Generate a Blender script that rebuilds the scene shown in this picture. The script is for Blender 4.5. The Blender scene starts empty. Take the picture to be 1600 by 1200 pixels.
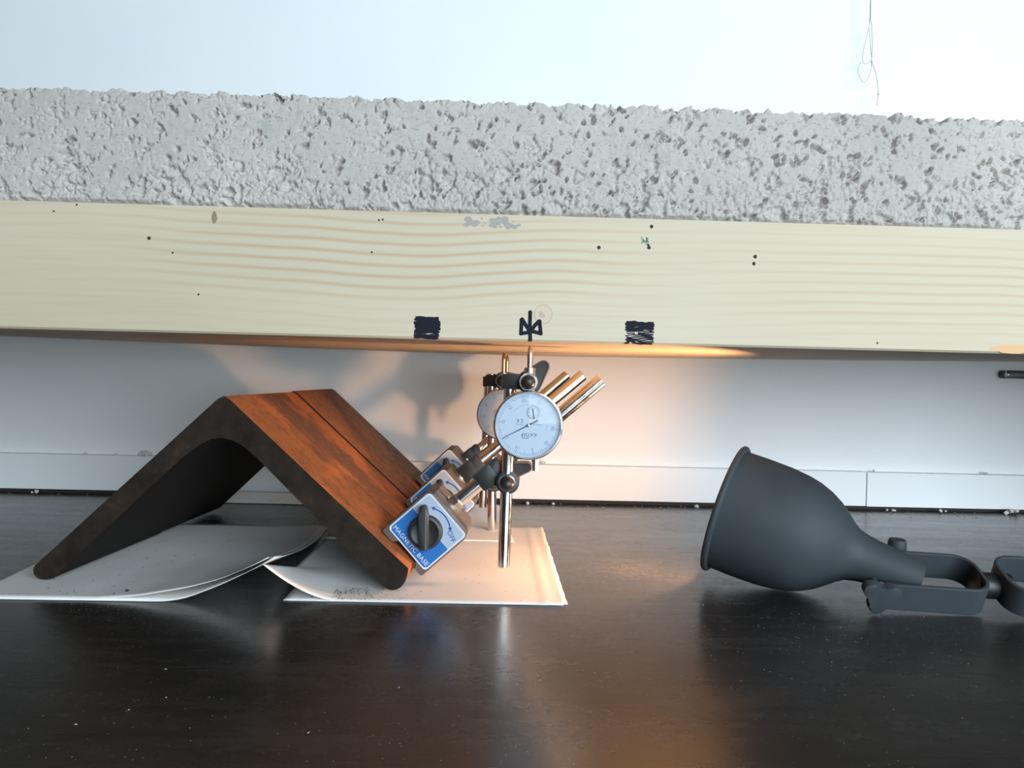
import bpy, bmesh, math, random
import numpy as np
from mathutils import Vector, Matrix

S = bpy.context.scene
C = S.collection
random.seed(7)
PI = math.pi

# ------------------------------------------------------------------ camera, light, exposure
FPX, CAM_H = 1220.0, 0.17
yaw, roll, pitch = math.radians(1.3), math.radians(1.39), math.atan(-10 / FPX)
fw = Vector((math.sin(yaw) * math.cos(pitch), math.cos(yaw) * math.cos(pitch), math.sin(pitch)))
r0 = Vector((math.cos(yaw), -math.sin(yaw), 0))
u0 = r0.cross(fw)
cr = math.cos(roll) * r0 + math.sin(roll) * u0
cu = -math.sin(roll) * r0 + math.cos(roll) * u0
cam = bpy.data.objects.new('camera', bpy.data.cameras.new('camera'))
C.objects.link(cam)
cam.matrix_world = Matrix(((cr.x, cu.x, -fw.x, 0), (cr.y, cu.y, -fw.y, 0), (cr.z, cu.z, -fw.z, CAM_H), (0, 0, 0, 1)))
cam.data.sensor_width = 36
cam.data.lens = 36 * FPX / 1600
cam.data.clip_start = 0.01
S.camera = cam

S.view_settings.view_transform = 'Standard'
S.view_settings.look = 'None'
S.view_settings.gamma = 1
S.view_settings.use_curve_mapping = False
S.view_settings.exposure = 0.0

W = bpy.data.worlds.new('room_light'); S.world = W; W.use_nodes = True
W.node_tree.nodes['Background'].inputs[0].default_value = (0.62, 0.78, 1.0, 1)
W.node_tree.nodes['Background'].inputs[1].default_value = 0.06

def area(name, loc, target, sx, sy, power, col):
    l = bpy.data.lights.new(name, 'AREA'); l.shape = 'RECTANGLE'; l.size = sx; l.size_y = sy
    l.energy = power; l.color = col
    o = bpy.data.objects.new(name, l); C.objects.link(o); o.location = loc
    o.rotation_euler = (Vector(target) - Vector(loc)).to_track_quat('-Z', 'Y').to_euler()
    return o
area('window_daylight', (1.2, -1.62, 0.64), (0.12, 1.0, 0.25), 2.3, 1.28, 122, (0.775, 0.905, 1.0))

# ------------------------------------------------------------------ materials
def mat(name, col, rough=0.6, metal=0.0, spec=0.5, emit=None, estr=0):
    m = bpy.data.materials.new(name); m.use_nodes = True
    b = m.node_tree.nodes['Principled BSDF']
    b.inputs['Base Color'].default_value = (*col, 1); b.inputs['Roughness'].default_value = rough
    b.inputs['Metallic'].default_value = metal; b.inputs['Specular IOR Level'].default_value = spec
    if emit:
        b.inputs['Emission Color'].default_value = (*emit, 1); b.inputs['Emission Strength'].default_value = estr
    return m

class N:
    """small node builder"""
    def __init__(s, m): s.t = m.node_tree; s.b = s.t.nodes['Principled BSDF']
    def new(s, k, **kw):
        n = s.t.nodes.new(k)
        for a, v in kw.items(): setattr(n, a, v)
        return n
    def l(s, a, b): s.t.links.new(a, b)
    def coord(s, scale=(1, 1, 1), rot=(0, 0, 0)):
        c = s.new('ShaderNodeTexCoord'); m = s.new('ShaderNodeMapping')
        m.inputs['Scale'].default_value = scale; m.inputs['Rotation'].default_value = rot
        s.l(c.outputs['Object'], m.inputs['Vector']); return m.outputs['Vector']
    def noise(s, vec, scale, detail=4, rough=0.55, dist=0):
        n = s.new('ShaderNodeTexNoise'); n.inputs['Scale'].default_value = scale; n.inputs['Detail'].default_value = detail
        n.inputs['Roughness'].default_value = rough; n.inputs['Distortion'].default_value = dist
        s.l(vec, n.inputs['Vector']); return n.outputs['Fac']
    def voro(s, vec, scale, feat='F1'):
        n = s.new('ShaderNodeTexVoronoi', feature=feat); n.inputs['Scale'].default_value = scale
        s.l(vec, n.inputs['Vector']); return n.outputs['Distance']
    def ramp(s, fac, stops):
        r = s.new('ShaderNodeValToRGB'); e = r.color_ramp.elements
        while len(e) < len(stops): e.new(0.5)
        for i, (p, c) in enumerate(stops):
            e[i].position = p; e[i].color = (*c, 1) if isinstance(c, tuple) else (c, c, c, 1)
        s.l(fac, r.inputs['Fac']); return r.outputs['Color']
    def mix(s, fac, a, b, mode='MIX'):
        m = s.new('ShaderNodeMix', data_type='RGBA', blend_type=mode)
        for inp, v in ((0, fac), (6, a), (7, b)):
            if isinstance(v, (int, float)): m.inputs[inp].default_value = v
            elif isinstance(v, tuple): m.inputs[inp].default_value = (*v, 1)
            else: s.l(v, m.inputs[inp])
        return m.outputs[2]
    def math(s, op, a, b=0.0):
        m = s.new('ShaderNodeMath', operation=op)
        for i, v in enumerate((a, b)):
            if isinstance(v, (int, float)): m.inputs[i].default_value = v
            else: s.l(v, m.inputs[i])
        return m.outputs[0]
    def sep(s, vec):
        x = s.new('ShaderNodeSeparateXYZ'); s.l(vec, x.inputs[0]); return x.outputs
    def bump(s, h, strength=0.3, dist=0.001):
        b = s.new('ShaderNodeBump'); b.inputs['Strength'].default_value = strength; b.inputs['Distance'].default_value = dist
        s.l(h, b.inputs['Height']); s.l(b.outputs[0], s.b.inputs['Normal'])
    def col(s, c): s.l(c, s.b.inputs['Base Color'])
    def rough(s, c): s.l(c, s.b.inputs['Roughness'])

def m_wall():
    m = mat('white_wall_paint', (0.8, 0.82, 0.83), 0.55); n = N(m); v = n.coord()
    f = n.noise(v, 3, 5)
    n.col(n.ramp(f, [(0.3, (0.80, 0.82, 0.83)), (0.7, (0.86, 0.87, 0.87))])); n.bump(n.noise(v, 90, 3), 0.08, 0.001); return m
def m_table():
    m = mat('worn_black_worktop', (0.03, 0.03, 0.03), 0.3, spec=0.75); n = N(m); v = n.coord()
    v2 = n.coord((1.2, 7, 1)); f = n.noise(v2, 6, 8, 0.65, 0.6); g = n.noise(v, 55, 6, 0.7); h = n.noise(n.coord((2, 40, 1)), 12, 4)
    c = n.ramp(f, [(0.3, (0.014, 0.0135, 0.013)), (0.55, (0.022, 0.021, 0.020)), (0.78, (0.042, 0.040, 0.037))])
    c = n.mix(n.ramp(g, [(0.60, 0.0), (0.8, 0.35)]), c, (0.10, 0.095, 0.088))
    n.col(c)
    r = n.math('ADD', n.math('MULTIPLY', f, 0.22), n.math('MULTIPLY', g, 0.14)); n.rough(n.math('ADD', r, 0.085))
    n.bump(n.math('ADD', h, g), 0.06, 0.0008); return m
def m_timber():
    m = mat('planed_spruce', (0.72, 0.62, 0.46), 0.6); n = N(m)
    v = n.coord(); x, y, z = n.sep(v)
    lo = n.noise(n.coord((1.6, 6, 1.6)), 1.8, 2, 0.4)            # slow waves along the board
    def bump_(v_, c_, w_): return n.math('MAXIMUM', n.math('SUBTRACT', 1.0, n.math('POWER', n.math('DIVIDE', n.math('SUBTRACT', v_, c_), w_), 2.0)), 0.0)
    zt = n.math('SUBTRACT', z, n.math('MULTIPLY', x, -0.012))     # the strong late wood lies in two long lenses
    lens = n.math('ADD', n.math('MULTIPLY', bump_(x, -0.07, 0.20), bump_(zt, 0.254, 0.036)), n.math('MULTIPLY', n.math('MULTIPLY', bump_(x, 0.34, 0.20), bump_(zt, 0.243, 0.04)), 0.6))
    mask = n.math('ADD', n.math('MULTIPLY', n.noise(n.coord((2.2, 3, 14)), 1.0, 2), 0.30), n.math('MULTIPLY', lens, 0.60))
    t = n.math('ADD', n.math('MULTIPLY', z, 880), n.math('MULTIPLY', lo, 60))
    t = n.math('ADD', t, n.math('MULTIPLY', y, 240))
    w = n.math('ADD', n.math('MULTIPLY', n.math('SINE', t), 0.5), 0.5)
    w = n.math('POWER', w, 3.0)
    w = n.math('MULTIPLY', w, n.ramp(mask, [(0.14, 0.04), (0.62, 0.60)]))
    fine = n.noise(n.coord((6, 300, 420)), 1.0, 3)
    base = n.ramp(n.noise(n.coord((1.3, 4, 5)), 1.5, 3), [(0.3, (0.475, 0.395, 0.275)), (0.7, (0.55, 0.475, 0.35))])
    c = n.mix(w, base, (0.41, 0.265, 0.145))
    c = n.mix(n.ramp(fine, [(0.45, 0.0), (0.75, 0.22)]), c, (0.45, 0.33, 0.20))
    n.col(c); n.bump(fine, 0.15, 0.0004); return m
def m_concrete():
    m = mat('porous_concrete', (0.45, 0.45, 0.44), 0.9, spec=0.2); n = N(m); v = n.coord()
    f = n.noise(v, 9, 5); g = n.noise(v, 260, 4)
    c = n.ramp(f, [(0.3, (0.405, 0.375, 0.345)), (0.7, (0.475, 0.44, 0.40))])
    c = n.mix(n.ramp(g, [(0.5, 0.0), (0.75, 0.5)]), c, (0.30, 0.28, 0.26))
    gr = n.noise(n.coord((1, 1, 1.2)), 22, 3)
    c = n.mix(n.ramp(gr, [(0.66, 0.0), (0.76, 0.4)]), c, (0.26, 0.275, 0.245))
    fl = n.noise(n.coord((1, 1, 1.6)), 430, 3, 0.6)
    c = n.mix(n.ramp(fl, [(0.60, 0.0), (0.67, 0.6)]), c, (0.16, 0.165, 0.15))
    n.col(c); n.bump(g, 0.5, 0.0008); return m
def m_rust(name, bands):
    m = mat(name, (0.25, 0.1, 0.04), 0.7, spec=0.35); n = N(m); v = n.coord(); x, y, z = n.sep(v)
    wob = n.noise(n.coord((8, 9, 8)), 2.2, 8, 0.75, 0.2)          # the rust lies in bands across the length, ragged
    run = n.noise(n.coord((9, 34, 9)), 2.2, 4, 0.6)
    sp = n.noise(v, 130, 6, 0.7); md = n.noise(v, 38, 6, 0.65)
    t = n.math('ADD', n.math('MULTIPLY', y, 5.0), n.math('MULTIPLY', n.math('SUBTRACT', wob, 0.5), 0.75))
    t = n.math('ADD', t, n.math('MULTIPLY', n.math('SUBTRACT', run, 0.5), 0.10))
    c = n.ramp(t, bands)
    c = n.mix(n.ramp(md, [(0.46, 0.0), (0.70, 0.55)]), c, (0.15, 0.055, 0.024))
    c = n.mix(n.ramp(sp, [(0.52, 0.0), (0.78, 0.75)]), c, (0.055, 0.026, 0.016))
    c = n.mix(n.ramp(n.noise(v, 70, 5, 0.6), [(0.62, 0.0), (0.8, 0.5)]), c, (0.48, 0.19, 0.06))
    n.col(c); n.rough(n.ramp(sp, [(0.3, 0.5), (0.7, 0.8)])); n.bump(n.math('ADD', sp, md), 0.3, 0.0006); return m
def m_scale():
    m = mat('sawn_steel_end', (0.04, 0.03, 0.025), 0.75, spec=0.15); n = N(m); v = n.coord()
    f = n.noise(v, 40, 6, 0.65); g = n.noise(v, 160, 4, 0.7)
    c = n.ramp(f, [(0.35, (0.011, 0.008, 0.0065)), (0.58, (0.024, 0.016, 0.011)), (0.75, (0.065, 0.030, 0.016))])
    c = n.mix(n.ramp(g, [(0.66, 0.0), (0.82, 0.5)]), c, (0.12, 0.10, 0.085))
    n.col(c); n.bump(g, 0.4, 0.0006); return m
def m_paper():
    m = mat('white_paper', (0.80, 0.79, 0.77), 0.8, spec=0.2); n = N(m); v = n.coord()
    n.col(n.ramp(n.noise(v, 14, 4), [(0.3, (0.77, 0.755, 0.73)), (0.7, (0.84, 0.83, 0.81))])); n.bump(n.noise(v, 18, 2), 0.15, 0.002); return m
def m_lamp():
    m = mat('matt_grey_lamp_paint', (0.065, 0.075, 0.08), 0.62, spec=0.3); n = N(m); v = n.coord()
    f = n.noise(v, 25, 5)
    n.col(n.ramp(f, [(0.3, (0.033, 0.042, 0.048)), (0.7, (0.043, 0.053, 0.059))])); n.bump(n.noise(v, 900, 2), 0.12, 0.0003); return m
def m_ink():
    m = mat('black_marker_ink', (0.010, 0.010, 0.018), 0.7, spec=0.15); return m
def m_glass():
    m = bpy.data.materials.new('watch_glass'); m.use_nodes = True; t = m.node_tree
    t.nodes.remove(t.nodes['Principled BSDF'])
    tr = t.nodes.new('ShaderNodeBsdfTransparent'); gl = t.nodes.new('ShaderNodeBsdfGlossy'); gl.inputs['Roughness'].default_value = 0.03
    fr = t.nodes.new('ShaderNodeFresnel'); fr.inputs['IOR'].default_value = 1.25
    mx = t.nodes.new('ShaderNodeMixShader')
    t.links.new(fr.outputs[0], mx.inputs[0]); t.links.new(tr.outputs[0], mx.inputs[1]); t.links.new(gl.outputs[0], mx.inputs[2])
    t.links.new(mx.outputs[0], t.nodes['Material Output'].inputs['Surface']); return m

def m_chrome():
    m = mat('chromed_steel', (0.78, 0.76, 0.73), 0.16, 1.0); n = N(m)
    n.rough(n.ramp(n.noise(n.coord(), 120, 4), [(0.3, 0.10), (0.75, 0.24)])); return m
def m_body():
    m = mat('brown_grey_base_enamel', (0.10, 0.085, 0.075), 0.5); n = N(m)
    n.col(n.ramp(n.noise(n.coord(), 60, 5), [(0.3, (0.085, 0.072, 0.062)), (0.7, (0.12, 0.10, 0.088))])); return m

M = dict(wall=m_wall(), table=m_table(), timber=m_timber(), concrete=m_concrete(), rust=m_rust('orange_rusty_steel', [(0.0, (0.42, 0.120, 0.032)), (0.28, (0.47, 0.130, 0.034)), (0.42, (0.16, 0.06, 0.026)), (0.58, (0.12, 0.05, 0.024)), (0.68, (0.38, 0.108, 0.03)), (0.9, (0.42, 0.120, 0.034))]),
         rust2=m_rust('brown_rusty_steel', [(0.0, (0.31, 0.105, 0.036)), (0.3, (0.25, 0.10, 0.042)), (0.6, (0.14, 0.065, 0.035)), (1.0, (0.11, 0.055, 0.03))]), scale=m_scale(),
         paper=m_paper(), lamp=m_lamp(), ink=m_ink(), glass=m_glass(), chrome=m_chrome(), body=m_body(),
         inner_shade=mat('inner_steel_painted_shade', (.016, .012, .010), .8, spec=.12), black=mat('black_moulded_plastic', (0.016, 0.016, 0.017), 0.42), brass=mat('brass', (0.72, 0.52, 0.26), 0.25, 1.0),  # inner angle faces: shade of the tunnel painted in as a near-black colour
         dull=mat('zinc_plated_steel', (0.6, 0.57, 0.52), 0.32, 1.0), dial=mat('dial_face_white', (0.38, 0.45, 0.53), 0.5),
         print=mat('dark_blue_print', (0.02, 0.03, 0.07), 0.5), faint=mat('grey_print', (0.13, 0.18, 0.26), 0.5),
         steelblue=mat('label_silver', (0.34, 0.41, 0.50), 0.35), blue=mat('label_blue', (0.016, 0.13, 0.38), 0.35),
         navy=mat('label_navy', (0.02, 0.06, 0.26), 0.4), white=mat('label_white', (0.56, 0.60, 0.66), 0.4),
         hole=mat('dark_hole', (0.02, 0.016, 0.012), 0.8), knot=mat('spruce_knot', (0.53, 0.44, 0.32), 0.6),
         ring=mat('knot_ring_brown', (0.42, 0.33, 0.23), 0.6), knotd=mat('dark_knot', (0.25, 0.19, 0.12), 0.6), knoto=mat('orange_knot', (0.62, 0.36, 0.17), 0.6),
         smear=mat('grey_cement', (0.33, 0.31, 0.275), 0.9), green=mat('green_paint', (0.10, 0.20, 0.12), 0.7),
         crumb=mat('plaster_crumb', (0.62, 0.61, 0.59), 0.9), dust=mat('pale_grit', (0.36, 0.32, 0.27), 0.7),
         flake=mat('rust_flake', (0.035, 0.02, 0.014), 0.8), thread=mat('grey_thread', (0.52, 0.54, 0.55), 0.8),
         floor=mat('grey_floor', (0.25, 0.25, 0.25), 0.7), rail=mat('lever_edge_worn', (0.12, 0.10, 0.09), 0.45),
         bulb=mat('lit_lamp_lens', (1, 0.9, 0.75), 0.4, emit=(1.0, 0.52, 0.25), estr=560))

# ------------------------------------------------------------------ mesh helpers
def link(name, me, m, parent=None, kind=None, smooth=None):
    o = bpy.data.objects.new(name, me); C.objects.link(o)
    for mm in (m if isinstance(m, (list, tuple)) else [m]):
        if mm: me.materials.append(mm)
    if parent: o.parent = parent
    if kind: o['kind'] = kind
    if smooth is not None: shade(me, smooth)
    return o
def shade(me, ang=40):
    for p in me.polygons: p.use_smooth = True
    bm = bmesh.new(); bm.from_mesh(me)
    for e in bm.edges:
        if len(e.link_faces) == 2 and e.calc_face_angle(0) > math.radians(ang): e.smooth = False
    bm.to_mesh(me); bm.free()
def obj(name, bm, m, parent=None, kind=None, smooth=None):
    me = bpy.data.meshes.new(name); bm.normal_update(); bm.to_mesh(me); bm.free()
    return link(name, me, m, parent, kind, smooth)
def tag(o, label=None, cat=None, group=None):
    if label: o['label'] = label
    if cat: o['category'] = cat
    if group: o['group'] = group
    return o
def thing(name, label, cat, loc=(0, 0, 0), rz=0, group=None):
    o = bpy.data.objects.new(name, None); C.objects.link(o); o.location = loc; o.rotation_euler = (0, 0, rz)
    o.empty_display_size = 0.02
    return tag(o, label, cat, group)

def box(bm, x0, x1, y0, y1, z0, z1, mx=None, bev=0, seg=2):
    t = bmesh.new()
    vs = [t.verts.new((x, y, z)) for x in (x0, x1) for y in (y0, y1) for z in (z0, z1)]
    for f in ((0, 1, 3, 2), (4, 6, 7, 5), (0, 4, 5, 1), (2, 3, 7, 6), (0, 2, 6, 4), (1, 5, 7, 3)): t.faces.new([vs[i] for i in f])
    if bev: bmesh.ops.bevel(t, geom=t.edges[:], offset=bev, segments=seg, affect='EDGES', profile=0.6)
    return join(bm, t, mx)
def join(bm, t, mx=None, mi=0):
    if mx is not None: bmesh.ops.transform(t, matrix=mx, verts=t.verts)
    mp = {v: bm.verts.new(v.co) for v in t.verts}
    for f in t.faces:
        nf = bm.faces.new([mp[v] for v in f.verts]); nf.material_index = f.material_index if not mi else mi; nf.smooth = f.smooth
    t.free(); return bm
def prism(bm, pts, d0, d1, mx=None, bev=0, seg=2):
    """polygon in local x,z (counter clockwise seen from -y) pushed from y=d0 to y=d1"""
    t = bmesh.new()
    a = [t.verts.new((p[0], d0, p[1])) for p in pts]; b = [t.verts.new((p[0], d1, p[1])) for p in pts]
    n = len(pts); t.faces.new(a); t.faces.new(b[::-1])
    for i in range(n): t.faces.new((a[(i + 1) % n], a[i], b[i], b[(i + 1) % n]))
    if bev:
        es = [e for e in t.edges if abs(e.verts[0].co.y - e.verts[1].co.y) < 1e-9]
        bmesh.ops.bevel(t, geom=es, offset=bev, segments=seg, affect='EDGES', profile=0.6)
    bmesh.ops.recalc_face_normals(t, faces=t.faces)
    return join(bm, t, mx)
def frame(p, d):
    d = Vector(d).normalized(); q = d.to_track_quat('Z', 'Y').to_matrix().to_4x4(); q.translation = Vector(p); return q
def lathe(bm, prof, mx=None, seg=32, cap0=True, cap1=True):
    """profile of (t, r) pairs round local z"""
    t = bmesh.new(); rings = []
    for h, r in prof:
        rings.append([t.verts.new((r * math.cos(2 * PI * i / seg), r * math.sin(2 * PI * i / seg), h)) for i in range(seg)])
    for a, b in zip(rings, rings[1:]):
        for i in range(seg): t.faces.new((a[i], a[(i + 1) % seg], b[(i + 1) % seg], b[i]))
    if cap0: t.faces.new(rings[0][::-1])
    if cap1: t.faces.new(rings[-1])
    return join(bm, t, mx)
def rod(bm, p, q, r, ch=0.0006, seg=28):
    p, q = Vector(p), Vector(q); L = (q - p).length
    return lathe(bm, [(0, r - ch), (ch, r), (L - ch, r), (L, r - ch)], frame(p, q - p), seg)
def tube(bm, pts, r, seg=8):
    pts = [Vector(p) for p in pts]; prev = None; rings = []
    up = Vector((0.31, 0.9, 0.2)).normalized()
    for i, p in enumerate(pts):
        d = (pts[min(i + 1, len(pts) - 1)] - pts[max(i - 1, 0)]).normalized()
        a = d.cross(up).normalized(); b = d.cross(a)
        rings.append([bm.verts.new(p + r * (math.cos(2 * PI * k / seg) * a + math.sin(2 * PI * k / seg) * b)) for k in range(seg)])
    for a, b in zip(rings, rings[1:]):
        for k in range(seg): bm.faces.new((a[k], a[(k + 1) % seg], b[(k + 1) % seg], b[k]))
    bm.faces.new(rings[0][::-1]); bm.faces.new(rings[-1]); return bm
def smooth_path(pts, n=8):
    P = [Vector(p) for p in pts]; out = []
    for i in range(len(P) - 1):
        a, b, c, d = P[max(i - 1, 0)], P[i], P[i + 1], P[min(i + 2, len(P) - 1)]
        for k in range(n):
            t = k / n
            out.append(0.5 * ((2 * b) + (c - a) * t + (2 * a - 5 * b + 4 * c - d) * t * t + (3 * b - a - 3 * c + d) * t ** 3))
    out.append(P[-1]); return out
def text_mesh(body, size, mx, extrude=0.00008, align='CENTER', shear=0, spacing=1.0):
    cu_ = bpy.data.curves.new('text', 'FONT'); cu_.body = body; cu_.size = size; cu_.extrude = extrude
    cu_.align_x = align; cu_.align_y = 'CENTER'; cu_.shear = shear; cu_.space_character = spacing; cu_.resolution_u = 3
    o = bpy.data.objects.new('text', cu_); C.objects.link(o)
    dg = bpy.context.evaluated_depsgraph_get(); dg.update()
    me = bpy.data.meshes.new_from_object(o.evaluated_get(dg)); bpy.data.objects.remove(o); bpy.data.curves.remove(cu_)
    t = bmesh.new(); t.from_mesh(me); bpy.data.meshes.remove(me); bmesh.ops.transform(t, matrix=mx, verts=t.verts); return t
def rounded(x0, x1, z0, z1, r, n=5):
    out = []
    for cx, cz, a0 in ((x1 - r, z0 + r, -90), (x1 - r, z1 - r, 0), (x0 + r, z1 - r, 90), (x0 + r, z0 + r, 180)):
        for k in range(n + 1):
            a = math.radians(a0 + 90 * k / n); out.append((cx + r * math.cos(a), cz + r * math.sin(a)))
    return out
LAY = 0
def stroke(bm, pts, w, y, th0=0.00015):
    """flat band of width w along x,z points on plane y (print, ink)"""
    global LAY
    for (x0, z0), (x1, z1) in zip(pts, pts[1:]):
        LAY = (LAY + 1) % 40; th = th0 + LAY * 2.5e-6
        d = Vector((x1 - x0, z1 - z0)); L = d.length
        if L < 1e-9: continue
        d /= L; n = Vector((-d.y, d.x)) * w / 2; e = d * w * 0.25
        q = [(x0 - e.x + n.x, z0 - e.y + n.y), (x0 - e.x - n.x, z0 - e.y - n.y), (x1 + e.x - n.x, z1 + e.y - n.y), (x1 + e.x + n.x, z1 + e.y + n.y)]
        prism(bm, q, y - th, y)
    return bm
def blob(bm, p, r, sq=0.7, sub=1, jit=0.25):
    t = bmesh.new(); bmesh.ops.create_icosphere(t, subdivisions=sub, radius=r)
    for v in t.verts: v.co *= 1 + random.uniform(-jit, jit)
    m = Matrix.Translation(p) @ Matrix.Rotation(random.uniform(0, 6.28), 4, (random.random(), random.random(), random.random() + .1)) @ Matrix.Diagonal((1, random.uniform(0.7, 1.1), sq, 1))
    return join(bm, t, m)

# ------------------------------------------------------------------ setting
bm = bmesh.new(); box(bm, -2.2, 2.2, 1.072, 1.17, -0.78, 2.0)
obj('wall_back', bm, M['wall'], kind='structure')
bm = bmesh.new(); box(bm, -2.6, 2.6, -2.4, 1.17, -0.83, -0.78)
obj('floor', bm, M['floor'], kind='structure')
bm = bmesh.new(); box(bm, -2.1, 2.1, 1.0625, 1.072, 0.0002, 0.0055); obj('gap_shadow_1', bm, M['hole'], kind='structure')  # dark strip in the gap under the baseboard, standing in for its shadow
bb = bpy.data.objects.new('baseboard_back', None); C.objects.link(bb); bb['kind'] = 'structure'; bb.location = (0, 1.058, 0.0)
JX = (0.5137, 0.0239)[0]
for x0, x1, dz in ((-2.1, JX - 0.0006, 0.0), (JX + 0.0006, 2.1, -0.0006)):
    bm = bmesh.new(); box(bm, x0, x1, 0, 0.014, 0.0055 + dz, 0.0525 + dz, bev=0.0008)
    obj('board', bm, M['wall'], bb)

t = thing('worktop_table', 'dark worn worktop in front of the white wall, everything stands on it', 'table', (0, 0.6, -0.78))
bm = bmesh.new(); box(bm, -1.25, 1.25, -0.44, 0.469, 0.74, 0.78, bev=0.002); obj('tabletop', bm, M['table'], t)
for sx in (-1.15, 1.15):
    for y in (-0.38, 0.40):
        bm = bmesh.new(); box(bm, sx - .03, sx + .03, y - .03, y + .03, 0, 0.74, bev=0.003); obj('leg', bm, M['dull'], t)

# timber beam: straight front edge, back edge of the underside sagging at mid span
BY0, BY1, BZ0, BZ1, BX = 0.557, 0.955, 0.196, 0.2858, 1.1
def sag(x): return 0.1972 + 0.0078 * min(1.6, (abs(x - 0.04) / 0.62) ** 1.3)
bm = bmesh.new(); nx = 44; ny = 6; g = []
for i in range(nx + 1):
    x = -BX + 2 * BX * i / nx
    col = [bm.verts.new((x, BY0, BZ1)), bm.verts.new((x, BY0, BZ0 + 0.0015)), bm.verts.new((x, BY0 + 0.0015, BZ0))]
    for j in range(1, ny + 1):
        f = j / ny; col.append(bm.verts.new((x, BY0 + (BY1 - BY0) * f, BZ0 + (sag(x) - BZ0) * f)))
    col.append(bm.verts.new((x, BY1, BZ1))); g.append(col)
for a, b in zip(g, g[1:]):
    for k in range(len(a)): bm.faces.new((a[k], a[(k + 1) % len(a)], b[(k + 1) % len(a)], b[k]))
bm.faces.new(g[0][::-1]); bm.faces.new(g[-1]); bmesh.ops.recalc_face_normals(bm, faces=bm.faces)
beam = obj('timber_beam', bm, M['timber'])
tag(beam, 'pale spruce beam with black marker signs, spanning the picture under the concrete', 'beam')
for sx in (-0.98, 0.98):
    bm = bmesh.new(); box(bm, sx - .05, sx + .05, 0.6, 0.9, 0.0005, 0.1955, bev=0.002)
    tag(obj('support_block', bm, M['timber']), 'timber block carrying the %s end of the spruce beam' % ('left' if sx < 0 else 'right'), 'block')

def ink_square(x0, x1, z0, z1, n, gap):
    bm = bmesh.new()
    for k in range(n):
        z = z0 + (z1 - z0) * (k + 0.5) / n
        a = x0 + random.uniform(-1, 1) * 0.0009; b = x1 + random.uniform(-1, 1) * 0.0009
        pts = []; m_ = 7
        for i in range(m_ + 1): pts.append((a + (b - a) * i / m_, z + random.uniform(-.0003, .0003) + 0.0004 * math.sin(i * 0.9 + k)))
        w = (z1 - z0) / n
        if gap and k < n * 0.75 and random.random() < 0.85:
            cut = random.randint(1, 5); stroke(bm, pts[:cut + 1], w * random.uniform(.7, 1.2), BY0)
            stroke(bm, pts[cut + random.choice((0, 1)):], w * random.uniform(.6, 1.1), BY0)
        else: stroke(bm, pts, w * (1.7 if k > n * .4 or random.random() < .5 else .9), BY0)
    o = obj('ink_square', bm, M['ink'], beam); o['label'] = 'scribbled black marker square on the beam face, %s' % ('streaky' if gap else 'nearly solid'); return o
ax0, az0 = (-0.0569, 0.1965); ax1, az1 = (-0.0404, 0.2115); ink_square(ax0, ax1, az0, az1, 14, False)
ax0, az0 = (0.0935, 0.1962); ax1, az1 = (0.1128, 0.2119); ink_square(ax0, ax1, az0, az1, 14, True)
bm = bmesh.new()
for pts in ([(0.0244, 0.2169), (0.0244, 0.2068), (0.0249, 0.1973)],
            [(0.0184, 0.2112), (0.0182, 0.2016), (0.0245, 0.2027)], [(0.0188, 0.2117), (0.0212, 0.2081), (0.0245, 0.2032)],
            [(0.0312, 0.2107), (0.0323, 0.2020), (0.0250, 0.2036)], [(0.0307, 0.2106), (0.0281, 0.2078), (0.0250, 0.2032)]):
    stroke(bm, pts, 0.0027, BY0)
    for qx, qz in pts: prism(bm, [(qx + .00145 * math.cos(k * PI / 6), qz + .00145 * math.sin(k * PI / 6)) for k in range(12)], BY0 - .00028 - random.random() * 2e-5, BY0)
obj('ink_arrow', bm, M['ink'], beam)['label'] = 'hand drawn black arrow pointing down'
def spot(name, x, z, rx, rz, m, y=BY0, n=18, jit=0.08, ring=0):
    bm = bmesh.new(); pts = []
    for k in range(n):
        a = -2 * PI * k / n; j = 1 + random.uniform(-jit, jit)
        pts.append((x + rx * j * math.cos(a), z + rz * j * math.sin(a)))
    prism(bm, pts[::-1], y - 0.00012, y); return obj(name, bm, m, beam)
x, z = (0.0338, 0.2157); spot('knot', x, z, 0.0064, 0.0069, M['knot']); 
bm = bmesh.new()
for k in range(26):
    a0, a1 = k * 2 * PI / 26, (k + 1) * 2 * PI / 26
    q4 = [(x + r_ * math.cos(a), z + r_ * 1.08 * math.sin(a)) for r_, a in ((.0060, a0), (.0065, a0), (.0065, a1), (.0060, a1))]
    prism(bm, q4, BY0 - .0002, BY0)
for k in range(5):
    cx_, cz_ = x - .001 + random.uniform(-.0014, .0014), z - .0004 + random.uniform(-.0014, .0014)
    prism(bm, [(cx_ + .0011 * math.cos(a), cz_ + .0014 * math.sin(a)) for a in np.linspace(0, 5.6, 9)], BY0 - .0002 - k * 5e-6, BY0)
obj('knot_ring', bm, M['ring'], beam)
x, z = (-0.2004, 0.2779); spot('knot', x, z, 0.0019, 0.0043, M['knotd'])
x, z = (0.3752, 0.1996); spot('knot', x, z, 0.017, 0.0032, M['knoto'], jit=0.12)
for px_ in ((-0.2457, 0.2621), (0.0724, 0.2643), (0.1849, 0.2610), (0.1841, 0.2559), (0.1082, 0.2653), (-0.2290, 0.2522), (0.2753, 0.2013), (-0.0891, 0.2566), (-0.2104, 0.2234), (0.1097, 0.2804), (-0.2965, 0.2841), (-0.3124, 0.2791), (-0.0846, 0.2794), (-0.0819, 0.2799)):
    big = 0.0013 if px_[1] > 0.255 and px_[0] > 0.05 or px_[0] < -0.2 and px_[1] > .255 and px_[1] < .27 else 0.0007
    spot('nail_hole', px_[0], px_[1], big, big, M['hole'], jit=0.15)
bm = bmesh.new()
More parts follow.
